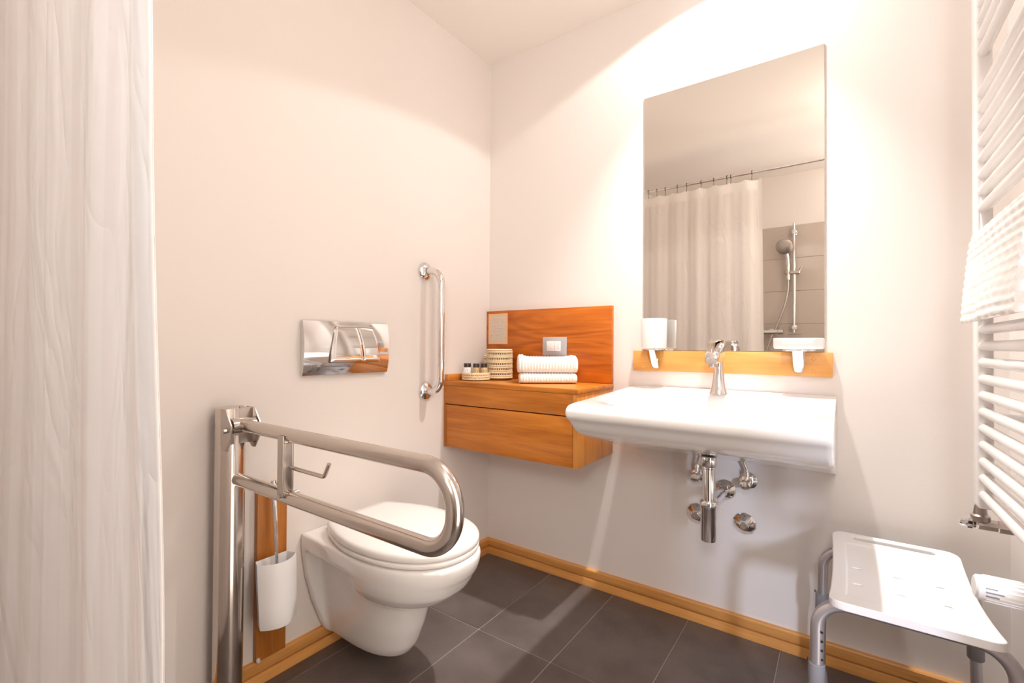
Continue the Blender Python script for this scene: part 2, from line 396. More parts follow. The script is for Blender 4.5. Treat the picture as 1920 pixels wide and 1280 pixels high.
xs = [SX0+i*(SX1-SX0)/54 for i in range(55)]; xs[0] = SX0+.0
xs = [SX0, SX0+.0015, SX0+.005, SX0+.011]+[x for x in xs if SX0+.015 < x < SX1-.015]+[SX1-.011, SX1-.005, SX1-.0015, SX1]
cy_, cz_ = -.25, .78
bm = bmesh.new(); rings = []
for x in xs:
    e = min(x-SX0, SX1-x); s = 1-.018*(1-math.sqrt(max(0, 1-(1-min(e/.011, 1))**2)))
    ring = []
    for k, p in enumerate(loop):
        y, z = p.x, p.y
        if k < 35: z += bowl(x, y)
        yy = cy_+(y-cy_)*s if y < -.01 else y; zz = cz_+(z-cz_)*s
        ring.append((x, yy, zz))
    rings.append(ring)
loft(bm, rings)
bmobj('basin', bm, CERAM, sink, 50)
latheo('drain_ring', [(0, .004), (.02, .004), (.023, .001), (.023, -.004), (0, -.004)], (1.078, -.335, .7500), (0, 0, 1), CHROME, sink)
def setbase(root, base):
    """move an Empty to its base and keep the children's world shape"""
    root.location = base
    for c in root.children: c.matrix_parent_inverse = Matrix.Translation(-Vector(base))
setbase(sink, (1.078, 0, .61))

# tap
tap = thing('basin_tap', 'chrome single-lever mixer tap on the back of the wash basin', 'tap')
TXc, TYc, TZc = 1.080, -.105, .851
bm = bmesh.new(); lathe(bm, [(0, -.002), (.030, -.002), (.031, .001), (.0285, .006), (.0235, .025), (.0185, .055), (.0152, .085), (.0145, .105), (.0165, .122), (.0185, .130), (0, .131)], (TXc, TYc, TZc), (0, 0, 1), 40)
bmobj('body', bm, CHROME, tap)
bm = bmesh.new()
rings = []
for t, hw, z0, z1 in ((.030, .016, .112, .170), (.012, .021, .110, .176), (-.02, .0235, .108, .177), (-.055, .0235, .108, .170), (-.085, .0230, .106, .155), (-.108, .0215, .103, .139), (-.116, .0185, .104, .129)):
    zc, hz = (z0+z1)/2, (z1-z0)/2; ring = []
    for k in range(24):
        a = 2*PI*k/24; c, s = math.cos(a), math.sin(a)
        ring.append((TXc+hw*math.copysign(abs(c)**.55, c), TYc+t, TZc+zc+hz*math.copysign(abs(s)**.55, s)))
    rings.append(ring)
loft(bm, rings); bmobj('spout', bm, CHROME, tap, 50)
bm = bmesh.new()
rings = []
for t, hw, z0, z1 in ((.026, .012, .170, .181), (.0, .017, .176, .186), (-.03, .018, .178, .187), (-.07, .0155, .176, .183), (-.10, .012, .172, .178)):
    zc, hz = (z0+z1)/2, (z1-z0)/2
    rings.append([(TXc+hw*math.cos(2*PI*k/16), TYc+t, TZc+zc+hz*math.sin(2*PI*k/16)) for k in range(16)])
loft(bm, rings); bmobj('lever', bm, CHROME, tap, 50)
latheo('aerator', [(0, -.006), (.011, -.006), (.012, 0), (.012, .012), (0, .012)], (TXc, TYc-.094, TZc+.099), (0, 0, 1), STEELD, tap, 20)
setbase(tap, (TXc, TYc, TZc))

# bottle trap
trap = thing('bottle_trap', 'chrome bottle trap hanging under the wash basin with a waste pipe to the wall', 'trap')
tx, ty = 1.080, -.25
latheo('inlet_collar', [(0, 0), (.0215, 0), (.0235, .003), (.0235, .030), (.021, .033), (0, .033)], (tx, ty, .634), (0, 0, 1), CHROME, trap)
latheo('inlet_pipe', [(0, 0), (.0185, 0), (.0185, .105), (.0205, .107), (.0205, .113), (0, .114)], (tx, ty, .522), (0, 0, 1), CHROME, trap)
latheo('trap_cup', [(0, 0), (.018, 0), (.0225, .003), (.0235, .008), (.0235, .105), (.0255, .108), (.0255, .124), (.023, .128), (0, .129)], (tx, ty, .399), (0, 0, 1), CHROME, trap)
tubeo('waste_pipe', fillet([(tx, ty+.005, .512), (tx, ty+.05, .512), (tx, -.03, .499), (tx, 0, .499)], .02, 4), .0165, CHROME, trap, 24)
latheo('wall_flange', [(.0165, .020), (.020, .018), (.034, .006), (.037, .002), (.037, 0), (.0165, 0)], (tx, 0, .499), (0, -1, 0), CHROME, trap)
latheo('outlet_nut', [(.0165, 0), (.0225, .002), (.0225, .018), (.0165, .020)], (tx, ty+.026, .512), (0, 1, 0), CHROME, trap, 8, 20)
setbase(trap, (tx, ty, .399))
# angle valves
def angle_valve(x, z, label, bend):
    v = thing('angle_valve', label, 'valve', 'angle valves under the basin')
    latheo('rosette', [(0, .012), (.012, .012), (.022, .008), (.029, .002), (.029, 0), (0, 0)], (x, 0, z), (0, -1, 0), CHROME, v)
    latheo('valve_body', [(0, 0), (.0105, 0), (.0105, .030), (.0135, .032), (.0135, .050), (0, .051)], (x, -.006, z), (0, -1, 0), CHROME, v, 24)
    latheo('valve_knob', [(0, 0), (.016, 0), (.0175, .004), (.0175, .018), (.014, .022), (0, .023)], (x, -.052, z-.002), (0, -1, 0), CHROME, v, 8, 20)
    latheo('outlet', [(0, 0), (.0075, 0), (.0075, .020), (.0095, .021), (.0095, .034), (0, .035)], (x, -.033, z+.004), (0, 0, 1), CHROME, v, 12)
    tubeo('supply_pipe', hermite([(x, -.033, z+.032), (x, -.034, z+.044), (x+bend*.15, -.037, z+.060), (x+bend*.35, -.043, z+.080)], 5), .0048, CHROME, v, 12)
    setbase(v, (x, 0, z))
angle_valve(1.156, .545, 'chrome angle valve on the wall right of the bottle trap, thin pipe curving up', -.035)
angle_valve(.993, .545, 'chrome angle valve mostly hidden behind the left of the bottle trap pipe', .03)
def cap(x, z, label):
    o = latheo('blanking_rosette', [(0, .030), (.012, .030), (.015, .028), (.0165, .022), (.030, .012), (.0385, .003), (.0385, 0), (0, 0)], (x, 0, z), (0, -1, 0), CHROME, None, 10, 25)
    tag(o, label, 'cap', 'chrome wall caps under the basin')
cap(1.1445, .392, 'faceted chrome wall cap low on the wall right of the bottle trap')
cap(.985, .394, 'faceted chrome wall cap half hidden behind the left of the trap cup')

# ------------------------------------------------------------------ mirror, oak rail, tumbler, soap dish
mir = boxo('mirror', .7808, 1.3793, -.0055, -.0005, .996, 1.9973, MIRROR, bev=.0012, seg=1)
tag(mir, 'tall frameless rectangular mirror above the wash basin', 'mirror')
rail = thing('oak_rail', 'pale oak board fixed to the wall between mirror and basin', 'board', loc=(1.07, 0, .917))
boxo('board', .745, 1.400, -.0195, 0, .9166, .9945, OAK_SH, rail, .0015)
for x, z in ((.783, .976), (.785, .931), (1.349, .974), (1.349, .922+.012)):
    latheo('plug', [(0, .0022), (.0045, .0018), (.0062, 0), (.0062, -.004), (0, -.004)], (x, -.0193, z), (0, -1, 0), OAK_SH, rail, 16)
setbase(rail, (1.07, 0, .9166))
def holder(cx, top, name, label, ringr, lean=0):
    h = thing(name, label, 'holder')
    # tapered chrome arm from the oak board up to the ring
    bm = bmesh.new(); rings = []
    for t, hw in ((0, .0065), (.08, .0115), (.3, .0138), (.6, .0148), (.85, .0150), (1, .0150)):
        y = -.024-.032*t; z = .926+(top-.926)*t
        rings.append([(cx+lean*t+1.15*hw*math.cos(2*PI*k/20), y+.0065*math.sin(2*PI*k/20)-.002*math.cos(2*PI*k/20)**2, z) for k in range(20)])
    loft(bm, rings); bmobj('arm', bm, CHROME, h, 50)
    bm = bmesh.new()
    pts = [(cx+ringr*math.cos(a), -.064+ringr*math.sin(a)*.72, top+.0) for a in (2*PI*k/40 for k in range(41))]
    tube(bm, pts, .0030, 10, False); bmobj('ring', bm, CHROME, h)
    bm = bmesh.new(); box(bm, cx-.008, cx+.008, -.026, -.0195, .935, .965, .002); bmobj('wall_stud', bm, CHROME, h)
    setbase(h, (cx, -.0195, .926)); return h
holder(.838, 1.000, 'tumbler_holder', 'chrome arm holding the white tumbler at the left end of the oak board', .040, -.013)
holder(1.309, 1.001, 'soap_dish_holder', 'chrome arm holding the soap dish at the right end of the oak board', .040)
cup = latheo('tumbler', [(0, .006), (.0425, .006), (.044, .012), (.0455, .110), (.0468, .112), (.0480, .110), (.0465, .002), (.0440, 0), (0, 0)], (.8435, -.066, 1.0035), (0, 0, 1), FROST)
tag(cup, 'white frosted tumbler in its chrome holder in front of the mirror', 'tumbler')
bm = bmesh.new(); rings = []
for s, z in ((.0, .003), (.80, .004), (.93, .010), (.965, .034), (.985, .0355), (1.0, .034), (.985, .006), (.94, .001), (0.0, 0)):
    rings.append([(1.309+.069*s*math.copysign(abs(math.cos(a))**.6, math.cos(a)), -.066+.050*s*math.copysign(abs(math.sin(a))**.6, math.sin(a)), 1.0045+z) for a in (2*PI*k/48 for k in range(48))])
R0 = rings
bm2 = bmesh.new(); loft(bm2, R0, caps=False); bmesh.ops.remove_doubles(bm2, verts=bm2.verts, dist=1e-5); bm.free()
tag(bmobj('soap_dish', bm2, FROST, None, 30), 'low white frosted soap dish in its chrome holder in front of the mirror', 'dish')

# ------------------------------------------------------------------ vanity cabinet
cab = thing('vanity_cabinet', 'wall-hung oak drawer cabinet in the corner left of the wash basin', 'cabinet')
CX1, CF, CT, CB = .652, -.318, .8565, .570
boxo('side_panel', .0005, .016, CF, -.001, CB, .7545, OAK_Z, cab, .001)
boxo('side_panel', CX1-.018, CX1, CF, -.001, CB, CT-.019, OAK_SIDE, cab, .001)
boxo('bottom_panel', .016, CX1-.018, CF+.02, -.001, CB+.001, CB+.018, OAK_Y, cab, .001)
boxo('drawer_front', .0175, CX1-.0195, CF+.0005, CF+.0195, CB+.0015, .7535, OAK_X, cab, .0012)
boxo('apron', .0005, CX1-.0185, CF, CF+.019, .7575, CT-.0195, OAK_X, cab, .0012)
boxo('top_board', .0005, CX1+.004, CF-.004, -.0012, CT-.019, CT, OAK_X, cab, .0022)
boxo('drawer_box', .03, CX1-.032, CF+.02, -.02, CB+.03, .735, DARK, cab, 0)
boxo('side_upstand', .0005, .020, CF+.004, -.022, CT, CT+.027, OAK_Y, cab, .002)
setbase(cab, (.33, 0, .57))
pan = boxo('oak_back_panel', .0008, .6545, -.0205, -.0005, CT+.0008, 1.1785, OAK_P, None, .0015)
tag(pan, 'orange oak back panel on the wall above the corner cabinet', 'panel')
def atd(px, py, D_=-.0225):
    pass
notice = boxo('notice', .0135, .128, -.0222, -.0208, 1.019, 1.1655, PAPER, None, 0)
tag(notice, 'small printed notice sheet on the oak back panel by the corner', 'sign')
soc = thing('power_socket', 'grey socket plate with white insert on the oak panel behind the folded towels', 'socket')
boxo('cover_plate', .3262, .448, -.0265, -.0208, .966, 1.0505, GREYPL, soc, .0025)
boxo('insert', .349, .4195, -.0305, -.026, .988, 1.032, WHITEP, soc, .0015)
for dz in (-.012, 0, .012):
    latheo('socket_hole', [(0, .0006), (.0022, .0006), (.0022, -.001), (0, -.001)], (.409, -.0303, 1.010+dz*.8), (0, -1, 0), GREYR, soc, 12)
boxo('module_line', .392, .3932, -.0312, -.0300, .9895, 1.0305, GREYPL, soc, 0)
setbase(soc, (.387, -.0208, .966))

# folded towels
def folded_towel(cx, cy, z0, L_, dep, h, ang, label, ridges, seed, puff=0, sag=0):
    random.seed(seed)
    bm = bmesh.new(); rings = []; n = ridges*6
    prof = []
    for k in range(40):
        a = 2*PI*k/40; c, s = math.cos(a), math.sin(a)
        prof.append((dep/2*math.copysign(abs(c)**.55, c), h/2+h/2*math.copysign(abs(s)**.62, s), c, s))
    for i in range(n+1):
        t = i/n; x = (t-.5)*L_
        rib = .0048*(abs(math.sin(PI*t*ridges))-.45)
        e = min(t, 1-t); sh = 1-.14*(1-sst(0, .07, e)) 
        ring = []
        for (py, pz, c, s) in prof:
            crown = puff*math.exp(-((t-.02)/.09)**2)*(s > 0)*s + puff*.6*math.exp(-((t-.96)/.09)**2)*(s > 0)*s - sag*math.sin(PI*t)*(s > 0)*s*.4
            y = py*(sh+.0)+rib*c; z = h/2+(pz-h/2)*(sh if s > 0 else 1)+rib*s*(1 if s > 0 else .1)+crown
            y += .002*noise.noise((x*30, py*20, seed)); 
            xx = x*(1+.02*math.sin(PI*(pz/h)))
            ring.append((xx, y, max(z, 0)))
        rings.append(ring)
    loft(bm, rings)
    o = bmobj('folded_towel', bm, TOWEL, None, 75); o.location = (cx, cy, z0); o.rotation_euler = (0, 0, ang)
    return tag(o, label, 'towel', 'folded towels on the cabinet')
TA = R(38)
folded_towel(.421, -.142, CT+.0005, .232, .105, .042, TA, 'flat folded white ribbed towel at the bottom of the pair on the cabinet', 20, 1)
folded_towel(.417, -.139, CT+.0435, .242, .112, .066, TA, 'puffy folded white ribbed towel on top of the pair on the cabinet', 20, 2, .010, .004)

# wicker baskets and bottles
def basket(name, cx, cy, z0, r, h, rows, label, bottom=.004):
    b = thing(name, label, 'basket')
    latheo('gap_shade_sheet', [(0, bottom), (r-.006, bottom), (r-.006, h-.002), (r-.0035, h-.002), (r-.0035, .001), (0, .001)], (cx, cy, z0), (0, 0, 1), STRAW2, b, 40)  # dark sheet behind the weave, coloured as shade in the gaps
    bm = bmesh.new(); nst = 44
    for j in range(rows):      # plaited horizontal strands weaving in and out
        zz = z0+(j+.5)*h/rows; pts = []
        for k in range(nst*3+1):
            a = 2*PI*k/(nst*3); rr_ = r-.002+.0012*math.sin(a*nst/2*1.0+(PI if j % 2 else 0))
            pts.append((cx+rr_*math.cos(a), cy+rr_*math.sin(a), zz))
        tube(bm, pts, min(.0042, h/rows*.30), 6, False)
        tube(bm, [p_+Vector((0, 0, h/rows*.36)) for p_ in map(Vector, pts)], min(.0030, h/rows*.2), 6, False)
    w_ = bmobj('weave', bm, STRAW1, b)
    bm = bmesh.new()
    for j in range(rows+1):    # small upright stitches between the strands
        if j == 0: continue
        for k in range(nst):
            a = 2*PI*(k+.5*(j % 2))/nst; zz = z0+j*h/rows
            if zz > z0+h-.002: continue
            c = Vector((cx+(r-.0005)*math.cos(a), cy+(r-.0005)*math.sin(a), zz)); tt = Vector((-math.sin(a), math.cos(a), 0))
            up = Vector((0, 0, h/rows*.40)); rd = Vector((math.cos(a), math.sin(a), 0))*.0012; q = tt*(2*PI*r/nst*.22)
            add(bm, [c-up-q, c-up+q, c+up+q, c+up-q, c-up*.4-q*.5+rd, c-up*.4+q*.5+rd, c+up*.4+q*.5+rd, c+up*.4-q*.5+rd],
                [(0, 1, 5, 4), (1, 2, 6, 5), (2, 3, 7, 6), (3, 0, 4, 7), (4, 5, 6, 7)])
    s_ = bmobj('stitching', bm, STRAW1, b, sm=False); s_['kind'] = 'stuff'
    bm = bmesh.new(); tube(bm, [(cx+(r-.003)*math.cos(2*PI*k/48), cy+(r-.003)*math.sin(2*PI*k/48), z0+h-.001) for k in range(49)], .0028, 8, False)
    bmobj('rim', bm, STRAW1, b)
    setbase(b, (cx, cy, z0)); return b
basket('wicker_basket', .148, -.110, CT+.0005, .0585, .137, 6, 'tall round pale wicker basket in the corner of the cabinet top')
basket('wicker_box', .0575, -.060, CT+.0005, .034, .108, 5, 'small wicker box peeping out behind the tall basket, by the wall')
basket('wicker_tray', .088, -.205, CT+.0005, .062, .033, 3, 'low round wicker tray holding three small bottles on the cabinet')
def bottle(cx, cy, r, h, m, ch, label):
    b = thing('toiletry_bottle', label, 'bottle', 'small bottles in the wicker tray')
    z = CT+.005
    latheo('bottle_body', [(0, 0), (r-.001, 0), (r, .001), (r, h-.003), (r-.002, h), (r*.5, h+.001), (0, h+.001)], (cx, cy, z), (0, 0, 1), m, b, 24)
    latheo('cap', [(0, 0), (r*.82, 0), (r*.82, ch-.001), (r*.80, ch), (0, ch)], (cx, cy, z+h+.001), (0, 0, 1), DARK, b, 24)
    bm = bmesh.new(); vdir = Vector((1.4243-cx, -1.812-cy, 0)).normalized(); sd = Vector((-vdir.y, vdir.x, 0))
    c = Vector((cx, cy, z+h*.80))+vdir*(r+.0004)
    for q in (-1, 1):   # tiny printed emblem, a dark V
        a = c+sd*q*.0028+Vector((0, 0, .003)); e = c-Vector((0, 0, .0035)); wv = sd*.0007
        add(bm, [a-wv, a+wv, e+wv, e-wv, a-wv-vdir*.001, a+wv-vdir*.001, e+wv-vdir*.001, e-wv-vdir*.001], [(0, 1, 2, 3), (4, 7, 6, 5), (0, 4, 5, 1), (2, 6, 7, 3), (1, 5, 6, 2), (0, 3, 7, 4)])
    bmobj('emblem', bm, STEELD, b, sm=False)
    setbase(b, (cx, cy, z))
bottle(.056, -.226, .0195, .052, WHITEP, .0165, 'white bottle with dark cap, left of three in the wicker tray')
bottle(.096, -.214, .0165, .052, AMBER, .0165, 'amber bottle with dark cap, middle of three in the wicker tray')
bottle(.124, -.192, .0165, .052, AMBER, .0165, 'amber bottle with dark cap, right of three in the wicker tray')

# ------------------------------------------------------------------ grab rail (left wall, upright)
gr = thing('grab_rail', 'short upright chrome grab rail on the left wall above the toilet', 'grab rail')
tubeo('bar', fillet([(0.002, -.4375, 1.319), (.088, -.4300, 1.319), (.088, -.4300, .8195), (.002, -.4290, .8195)], .055, 10), .0145, CHROME, gr, 28)
for y, z in ((-.4375, 1.319), (-.429, .8195)):
    latheo('flange', [(.0145, .020), (.020, .0185), (.033, .012), (.0375, .006), (.0385, 0), (0, 0)], (0, y, z), (1, 0, 0), CHROME, gr, 36)
setbase(gr, (0, -.43, .8195))

# flush plate
fp = thing('flush_plate', 'wide chrome flush plate with two curved buttons on the wall above the toilet', 'flush plate')
FY0, FY1, FZ0, FZ1 = -.983, -.642, .9095, 1.0885
def bulge(y, z):
    u = (y-(FY0+FY1)/2)/((FY1-FY0)/2); v = (z-(FZ0+FZ1)/2)/((FZ1-FZ0)/2)
    return .013+.011*(1-v*v)+.002*(1-u*u)
bm = bmesh.new(); NU, NV = 40, 24
grid = [[bm.verts.new((bulge(FY0+(FY1-FY0)*i/NU, FZ0+(FZ1-FZ0)*j/NV), FY0+(FY1-FY0)*i/NU, FZ0+(FZ1-FZ0)*j/NV)) for j in range(NV+1)] for i in range(NU+1)]
for i in range(NU):
    for j in range(NV): bm.faces.new((grid[i][j], grid[i+1][j], grid[i+1][j+1], grid[i][j+1]))
edge = [grid[i][0] for i in range(NU)]+[grid[NU][j] for j in range(NV)]+[grid[i][NV] for i in range(NU, 0, -1)]+[grid[0][j] for j in range(NV, 0, -1)]
back = [bm.verts.new((.0005, v.co.y, v.co.z)) for v in edge]
for k in range(len(edge)): bm.faces.new((edge[k], back[k], back[(k+1) % len(edge)], edge[(k+1) % len(edge)]))
bm.faces.new(back)
bmobj('plate', bm, CHROME, fp, 40)
def button(ya0, ya1, yb0, yb1, z0, z1, curve):
    """ya: bottom edge, yb: top edge"""
    bm = bmesh.new(); NU, NV = 16, 16; top_, bot_ = [], []
    for i in range(NU+1):
        cT, cB = [], []
        for j in range(NV+1):
            u, v = i/NU, j/NV; z = z0+(z1-z0)*v
            bow = math.sin(v*PI/2)
            y = (ya0+(ya1-ya0)*u)*(1-bow*v)+(yb0+(yb1-yb0)*u)*bow*v if False else (ya0+(ya1-ya0)*u)+((yb0+(yb1-yb0)*u)-(ya0+(ya1-ya0)*u))*(v*v)
            lift = .0030+.0085*(1-v)**1.6
            e = min(u, 1-u, v, 1-v); lift -= .0012*(1-min(e/.04, 1))
            cT.append(bm.verts.new((bulge(y, z)+lift, y, z))); cB.append(bm.verts.new((bulge(y, z)-.004, y, z)))
        top_.append(cT); bot_.append(cB)
    for i in range(NU):
        for j in range(NV):
            bm.faces.new((top_[i][j], top_[i+1][j], top_[i+1][j+1], top_[i][j+1])); bm.faces.new((bot_[i][j], bot_[i][j+1], bot_[i+1][j+1], bot_[i+1][j]))
    def wall(a, b_):
        for k in range(len(a)-1): bm.faces.new((a[k], a[k+1], b_[k+1], b_[k]))
    wall([top_[i][0] for i in range(NU+1)], [bot_[i][0] for i in range(NU+1)]); wall([top_[i][NV] for i in range(NU+1)], [bot_[i][NV] for i in range(NU+1)])
    wall(top_[0], bot_[0]); wall(top_[NU], bot_[NU])
    return bmobj('button', bm, CHROME, fp, 40)
button(-.893, -.764, -.868, -.783, .9505, 1.070, 0)
button(-.7615, -.690, -.781, -.716, .9505, 1.070, 0)
# dark line around the buttons: thin dark tubes in place of gap shade
bm = bmesh.new()
def gline(pts):
    P = [Vector((bulge(a, b)+.0006, a, b)) for a, b in pts]; tube(bm, P, .0006, 6, False)
def side(ya, yb): return [(ya+(yb-ya)*(v*v), .9505+(1.070-.9505)*v) for v in [k/10 for k in range(11)]]
gline(side(-.8945, -.8695)); gline(side(-.7628, -.782)); gline(side(-.6885, -.7145))
gline([(-.8945+k*.0206, .9495) for k in range(11)]); gline([(-.8695+k*.0155, 1.071) for k in range(11)])
bmobj('button_gap_shade', bm, DARK, fp)
setbase(fp, (0, -.8125, .9095))

# ------------------------------------------------------------------ toilet
YC = -.812
wc = thing('toilet', 'white wall-hung toilet with closed lid on the left wall', 'toilet')
def Dring(x0, L, hb, hm, z, n=56, yc=YC, p=2.3, xm=None):
    """D outline: back at x0 with half width hb, widening to hm, round front at L"""
    xm = xm if xm is not None else x0+(L-x0)*.48
    pts = []
    for k in range(n//2+1):          # front arc from +hm to -hm
        a = -PI/2+PI*k/(n//2)
        c, s = math.cos(a), math.sin(a)
        pts.append((xm+(L-xm)*abs(c)**(2/p), yc+hm*math.copysign(abs(s)**(2/p), s), z))
    m_ = n//4
    for k in range(1, m_+1):
        t = k/m_; pts.append((xm+(x0-xm)*t, yc+hm+(hb-hm)*sst(0, 1, t), z))
    for k in range(1, m_*0+4): pts.append((x0, yc+hb*(1-2*k/4), z))
    for k in range(0, m_):
        t = 1-k/m_; pts.append((xm+(x0-xm)*t, yc-hm-(hb-hm)*sst(0, 1, t), z))
    return pts
bm = bmesh.new()
loft(bm, [Dring(.0, .560, .166, .176, .352), Dring(.0, .568, .166, .180, .375), Dring(.0, .570, .166, .181, .398), Dring(.0, .566, .164, .178, .405)])
loft(bm, [Dring(.09, L, hb, hm, z, xm=xm) for L, hb, hm, z, xm in ((.40, .05, .094, .243, .27), (.452, .06, .120, .257, .28), (.497, .07, .143, .279, .29), (.531, .08, .161, .308, .29), (.550, .10, .171, .338, .285), (.560, .12, .176, .364, .28))])
loft(bm, [Dring(.0, L, hb, hm, z, xm=xm) for L, hb, hm, z, xm in ((.285, .062, .058, .050, .13), (.325, .074, .078, .058, .15), (.345, .080, .086, .085, .17), (.372, .090, .092, .15, .2), (.392, .098, .096, .22, .22), (.40, .105, .10, .28, .22), (.40, .11, .10, .36, .22))])
fl_ = [(-.166, .40), (-.163, .34), (-.152, .262), (-.130, .18), (-.106, .115), (-.088, .07), (-.078, .056)]
poly = [(YC+a, z) for a, z in fl_]+[(YC-a, z) for a, z in reversed(fl_)]
prism(bm, poly, 'x', 0, .030)
o = bmobj('bowl', bm, CERAM, wc)
evalmods(o, [('REMESH', dict(mode='VOXEL', voxel_size=.0055)), ('SMOOTH', dict(factor=.5, iterations=14))])
for v in o.data.vertices:
    if v.co.x < .0005: v.co.x = .0005
smooth(o.data, 80)
LX0 = .070
def lidring(s, z, L=.560, back=.118):
    xm = .30
    base = []
    n = 30
    for k in range(n+1):
        a = -PI/2+PI*k/n; c, q = math.cos(a), math.sin(a)
        base.append((xm+(L-xm)*abs(c)**(2/2.25), .180*math.copysign(abs(q)**(2/2.25), q)))
    side_ = [(.25, .177), (.20, .167), (.15, .151), (.11, .135), (LX0+.016, .123), (LX0+.004, .113), (LX0, .106)]
    pts = base+side_+[(LX0, 0)]+[(a, -b) for a, b in reversed(side_)]
    cx = .31
    return [(cx+(x-cx)*s[0], YC+y*s[1], z) for x, y in pts]
bm = bmesh.new()
loft(bm, [lidring((.975, .965), .4085), lidring((.995, .99), .4095), lidring((1, 1), .413), lidring((1, 1), .4195), lidring((.99, .985), .4225)])
bmobj('seat', bm, SEATP, wc, 50)
bm = bmesh.new()
loft(bm, [lidring((.985, .975), .4245), lidring((1.0, .995), .4265), lidring((1.004, 1.0), .431), lidring((1.004, 1.0), .438), lidring((.994, .988), .4445), lidring((.968, .955), .4480), lidring((.85, .83), .4505), lidring((.5, .5), .4525), lidring((.15, .15), .4532)])
bmobj('lid', bm, SEATP, wc, 50)
for dy in (-.078, .078):
    bm = bmesh.new(); box(bm, .040, .078, YC+dy-.020, YC+dy+.020, .4052, .428, .006, 3); bmobj('hinge', bm, CHROME if dy < 0 else CHROME, wc)
setbase(wc, (0, YC, .05))

# ------------------------------------------------------------------ fold-down support rail
sr = thing('support_rail', 'stainless swing-up support rail with floor post beside the toilet', 'support rail')
PY = -1.213
latheo('post', [(0, 0), (.0365, 0), (.0365, .834), (.035, .8365), (0, .8365)], (.052, PY, .0), (0, 0, 1), STEEL, sr, 64)
boxo('foot_plate', .004, .110, PY-.055, PY+.055, 0, .006, STEELD, sr, .002)
BY = -1.207
path = fillet([(.085, BY, .7925), (.876, BY, .7925), (.876, BY, .6435), (.078, BY, .6435)], [.0725, .0725], 14)
tubeo('bar', path, .0165, STEEL, sr, 32)
def cheek(y, name='bracket_plate'):
    poly = [(.052, .836), (.094, .836), (.128, .795), (.128, .766), (.098, .726), (.083, .726), (.060, .745), (.052, .76)]
    bm = bmesh.new(); prism(bm, poly, 'y', y-.0022, y+.0022); bmesh.ops.bevel(bm, geom=bm.edges[:], offset=.0008, segments=1, affect='EDGES'); return bmobj(name, bm, STEELD, sr, 25)
cheek(BY-.036); cheek(BY+.038)
boxo('bracket_web', .080, .088, BY-.036, BY+.038, .74, .836, STEELD, sr, .001)
bm = bmesh.new(); lathe(bm, [(0, 0), (.0065, 0), (.0075, .002), (.0075, .088), (.0065, .09), (0, .09)], (.100, BY-.046, .7815), (0, 1, 0), 20)
bmobj('hinge_pin', bm, STEELD, sr)
latheo('hinge_barrel', [(0, 0), (.021, 0), (.021, .060), (0, .060)], (.106, BY-.029, .7905), (0, 1, 0), STEEL, sr, 32)
tubeo('stop_screw', [(.088, BY+.004, .836), (.088, BY+.004, .8425)], .004, STEELD, sr, 12)
# roll holder: two flat straps clamped to the bars, with a hook
boxo('strap', .328, .353, BY-.0215, BY-.0175, .650, .7935, STEELD, sr, .001)
boxo('strap', .330, .350, BY+.003, BY+.007, .658, .778, STEELD, sr, .001)
boxo('strap_web', .345, .3490, BY-.018, BY+.004, .664, .775, STEELD, sr, .0008)
tubeo('clamp_screw', [(.341, BY-.0245, .651), (.341, BY+.0245, .651)], .0050, STEELD, sr, 14)
tubeo('roll_hook', fillet([(.350, BY, .716), (.487, BY, .716), (.505, BY, .7475)], .012, 6), .0048, STEEL, sr, 16)
setbase(sr, (.052, PY, 0))

# ------------------------------------------------------------------ toilet brush set
brd = boxo('oak_strip', .0005, .0185, -1.1205, -1.031, .0725, .585, OAK_Z, None, .0015)
tag(brd, 'upright oak strip on the wall behind the toilet brush', 'board')
stub = latheo('wall_stub', [(0, .011), (.004, .010), (.0055, .007), (.0055, 0), (0, 0)], (.0186, -1.1145, .080), (1, -.3, -.2), WHITEP, None, 14)
tag(stub, 'tiny white rounded stop at the foot of the oak strip', 'doorstop')
bh = thing('toilet_brush_holder', 'white curved toilet brush holder on a chrome bracket on the oak strip', 'brush holder')
HX, HY, HZ0, HZ1 = .072, -1.089, .200, .381
bm = bmesh.new(); outer, inner = [], []
def dprof(s, lean):
    pts = []
    for k in range(25):
        a = -1+2*k/24
        pts.append((HX+lean+.034*s*(1-a*a), HY+.0580*s*a))
    return pts+[(HX+lean-.030, HY+.048*s), (HX+lean-.030, HY-.048*s)]
for z, q in ((HZ0, .90), (HZ0+.004, .94), (HZ0+.06, .97), (HZ1-.05, 1.0), (HZ1, 1.0)):
    outer.append([(x, y, z) for x, y in dprof(q, .013*(HZ1-z)/.18)])
for z, q in ((HZ1+.0008, .985), (HZ1, .955), (HZ1-.05, .945), (HZ0+.012, .88)):
    inner.append([(x+.0005, y, z) for x, y in dprof(q, .013*(HZ1-z)/.18)])
loft(bm, outer+inner, caps=True)
bmobj('shell', bm, PLASTIC, bh, 40)
boxo('bracket', .0188, .043, HY-.03, HY+.03, .345, .357, CHROME, bh, .002)
tubeo('bracket_arm', fillet([(.072, HY-.004, .201), (.062, HY-.004, .184), (.019, HY-.012, .176)], .008, 4), .0065, CHROME, bh, 16)
latheo('bracket_foot', [(0, .006), (.009, .006), (.012, .003), (.012, 0), (0, 0)], (.0187, HY-.012, .176), (1, 0, 0), CHROME, bh, 20)
setbase(bh, (.0185, HY, .186))
br = thing('toilet_brush', 'toilet brush with thin chrome handle standing in the white holder', 'brush')
tubeo('handle', [(.074, HY+.000, .24), (.070, HY-.002, .42), (.066, HY-.010, .60)], [.0045, .0052, .0075], CHROME, br, 18)
latheo('bristles', [(0, 0), (.02, .002), (.022, .02), (.022, .07), (.015, .085), (0, .086)], (.074, HY+.0, .235), (0, 0, 1), PLASTIC, br, 20)
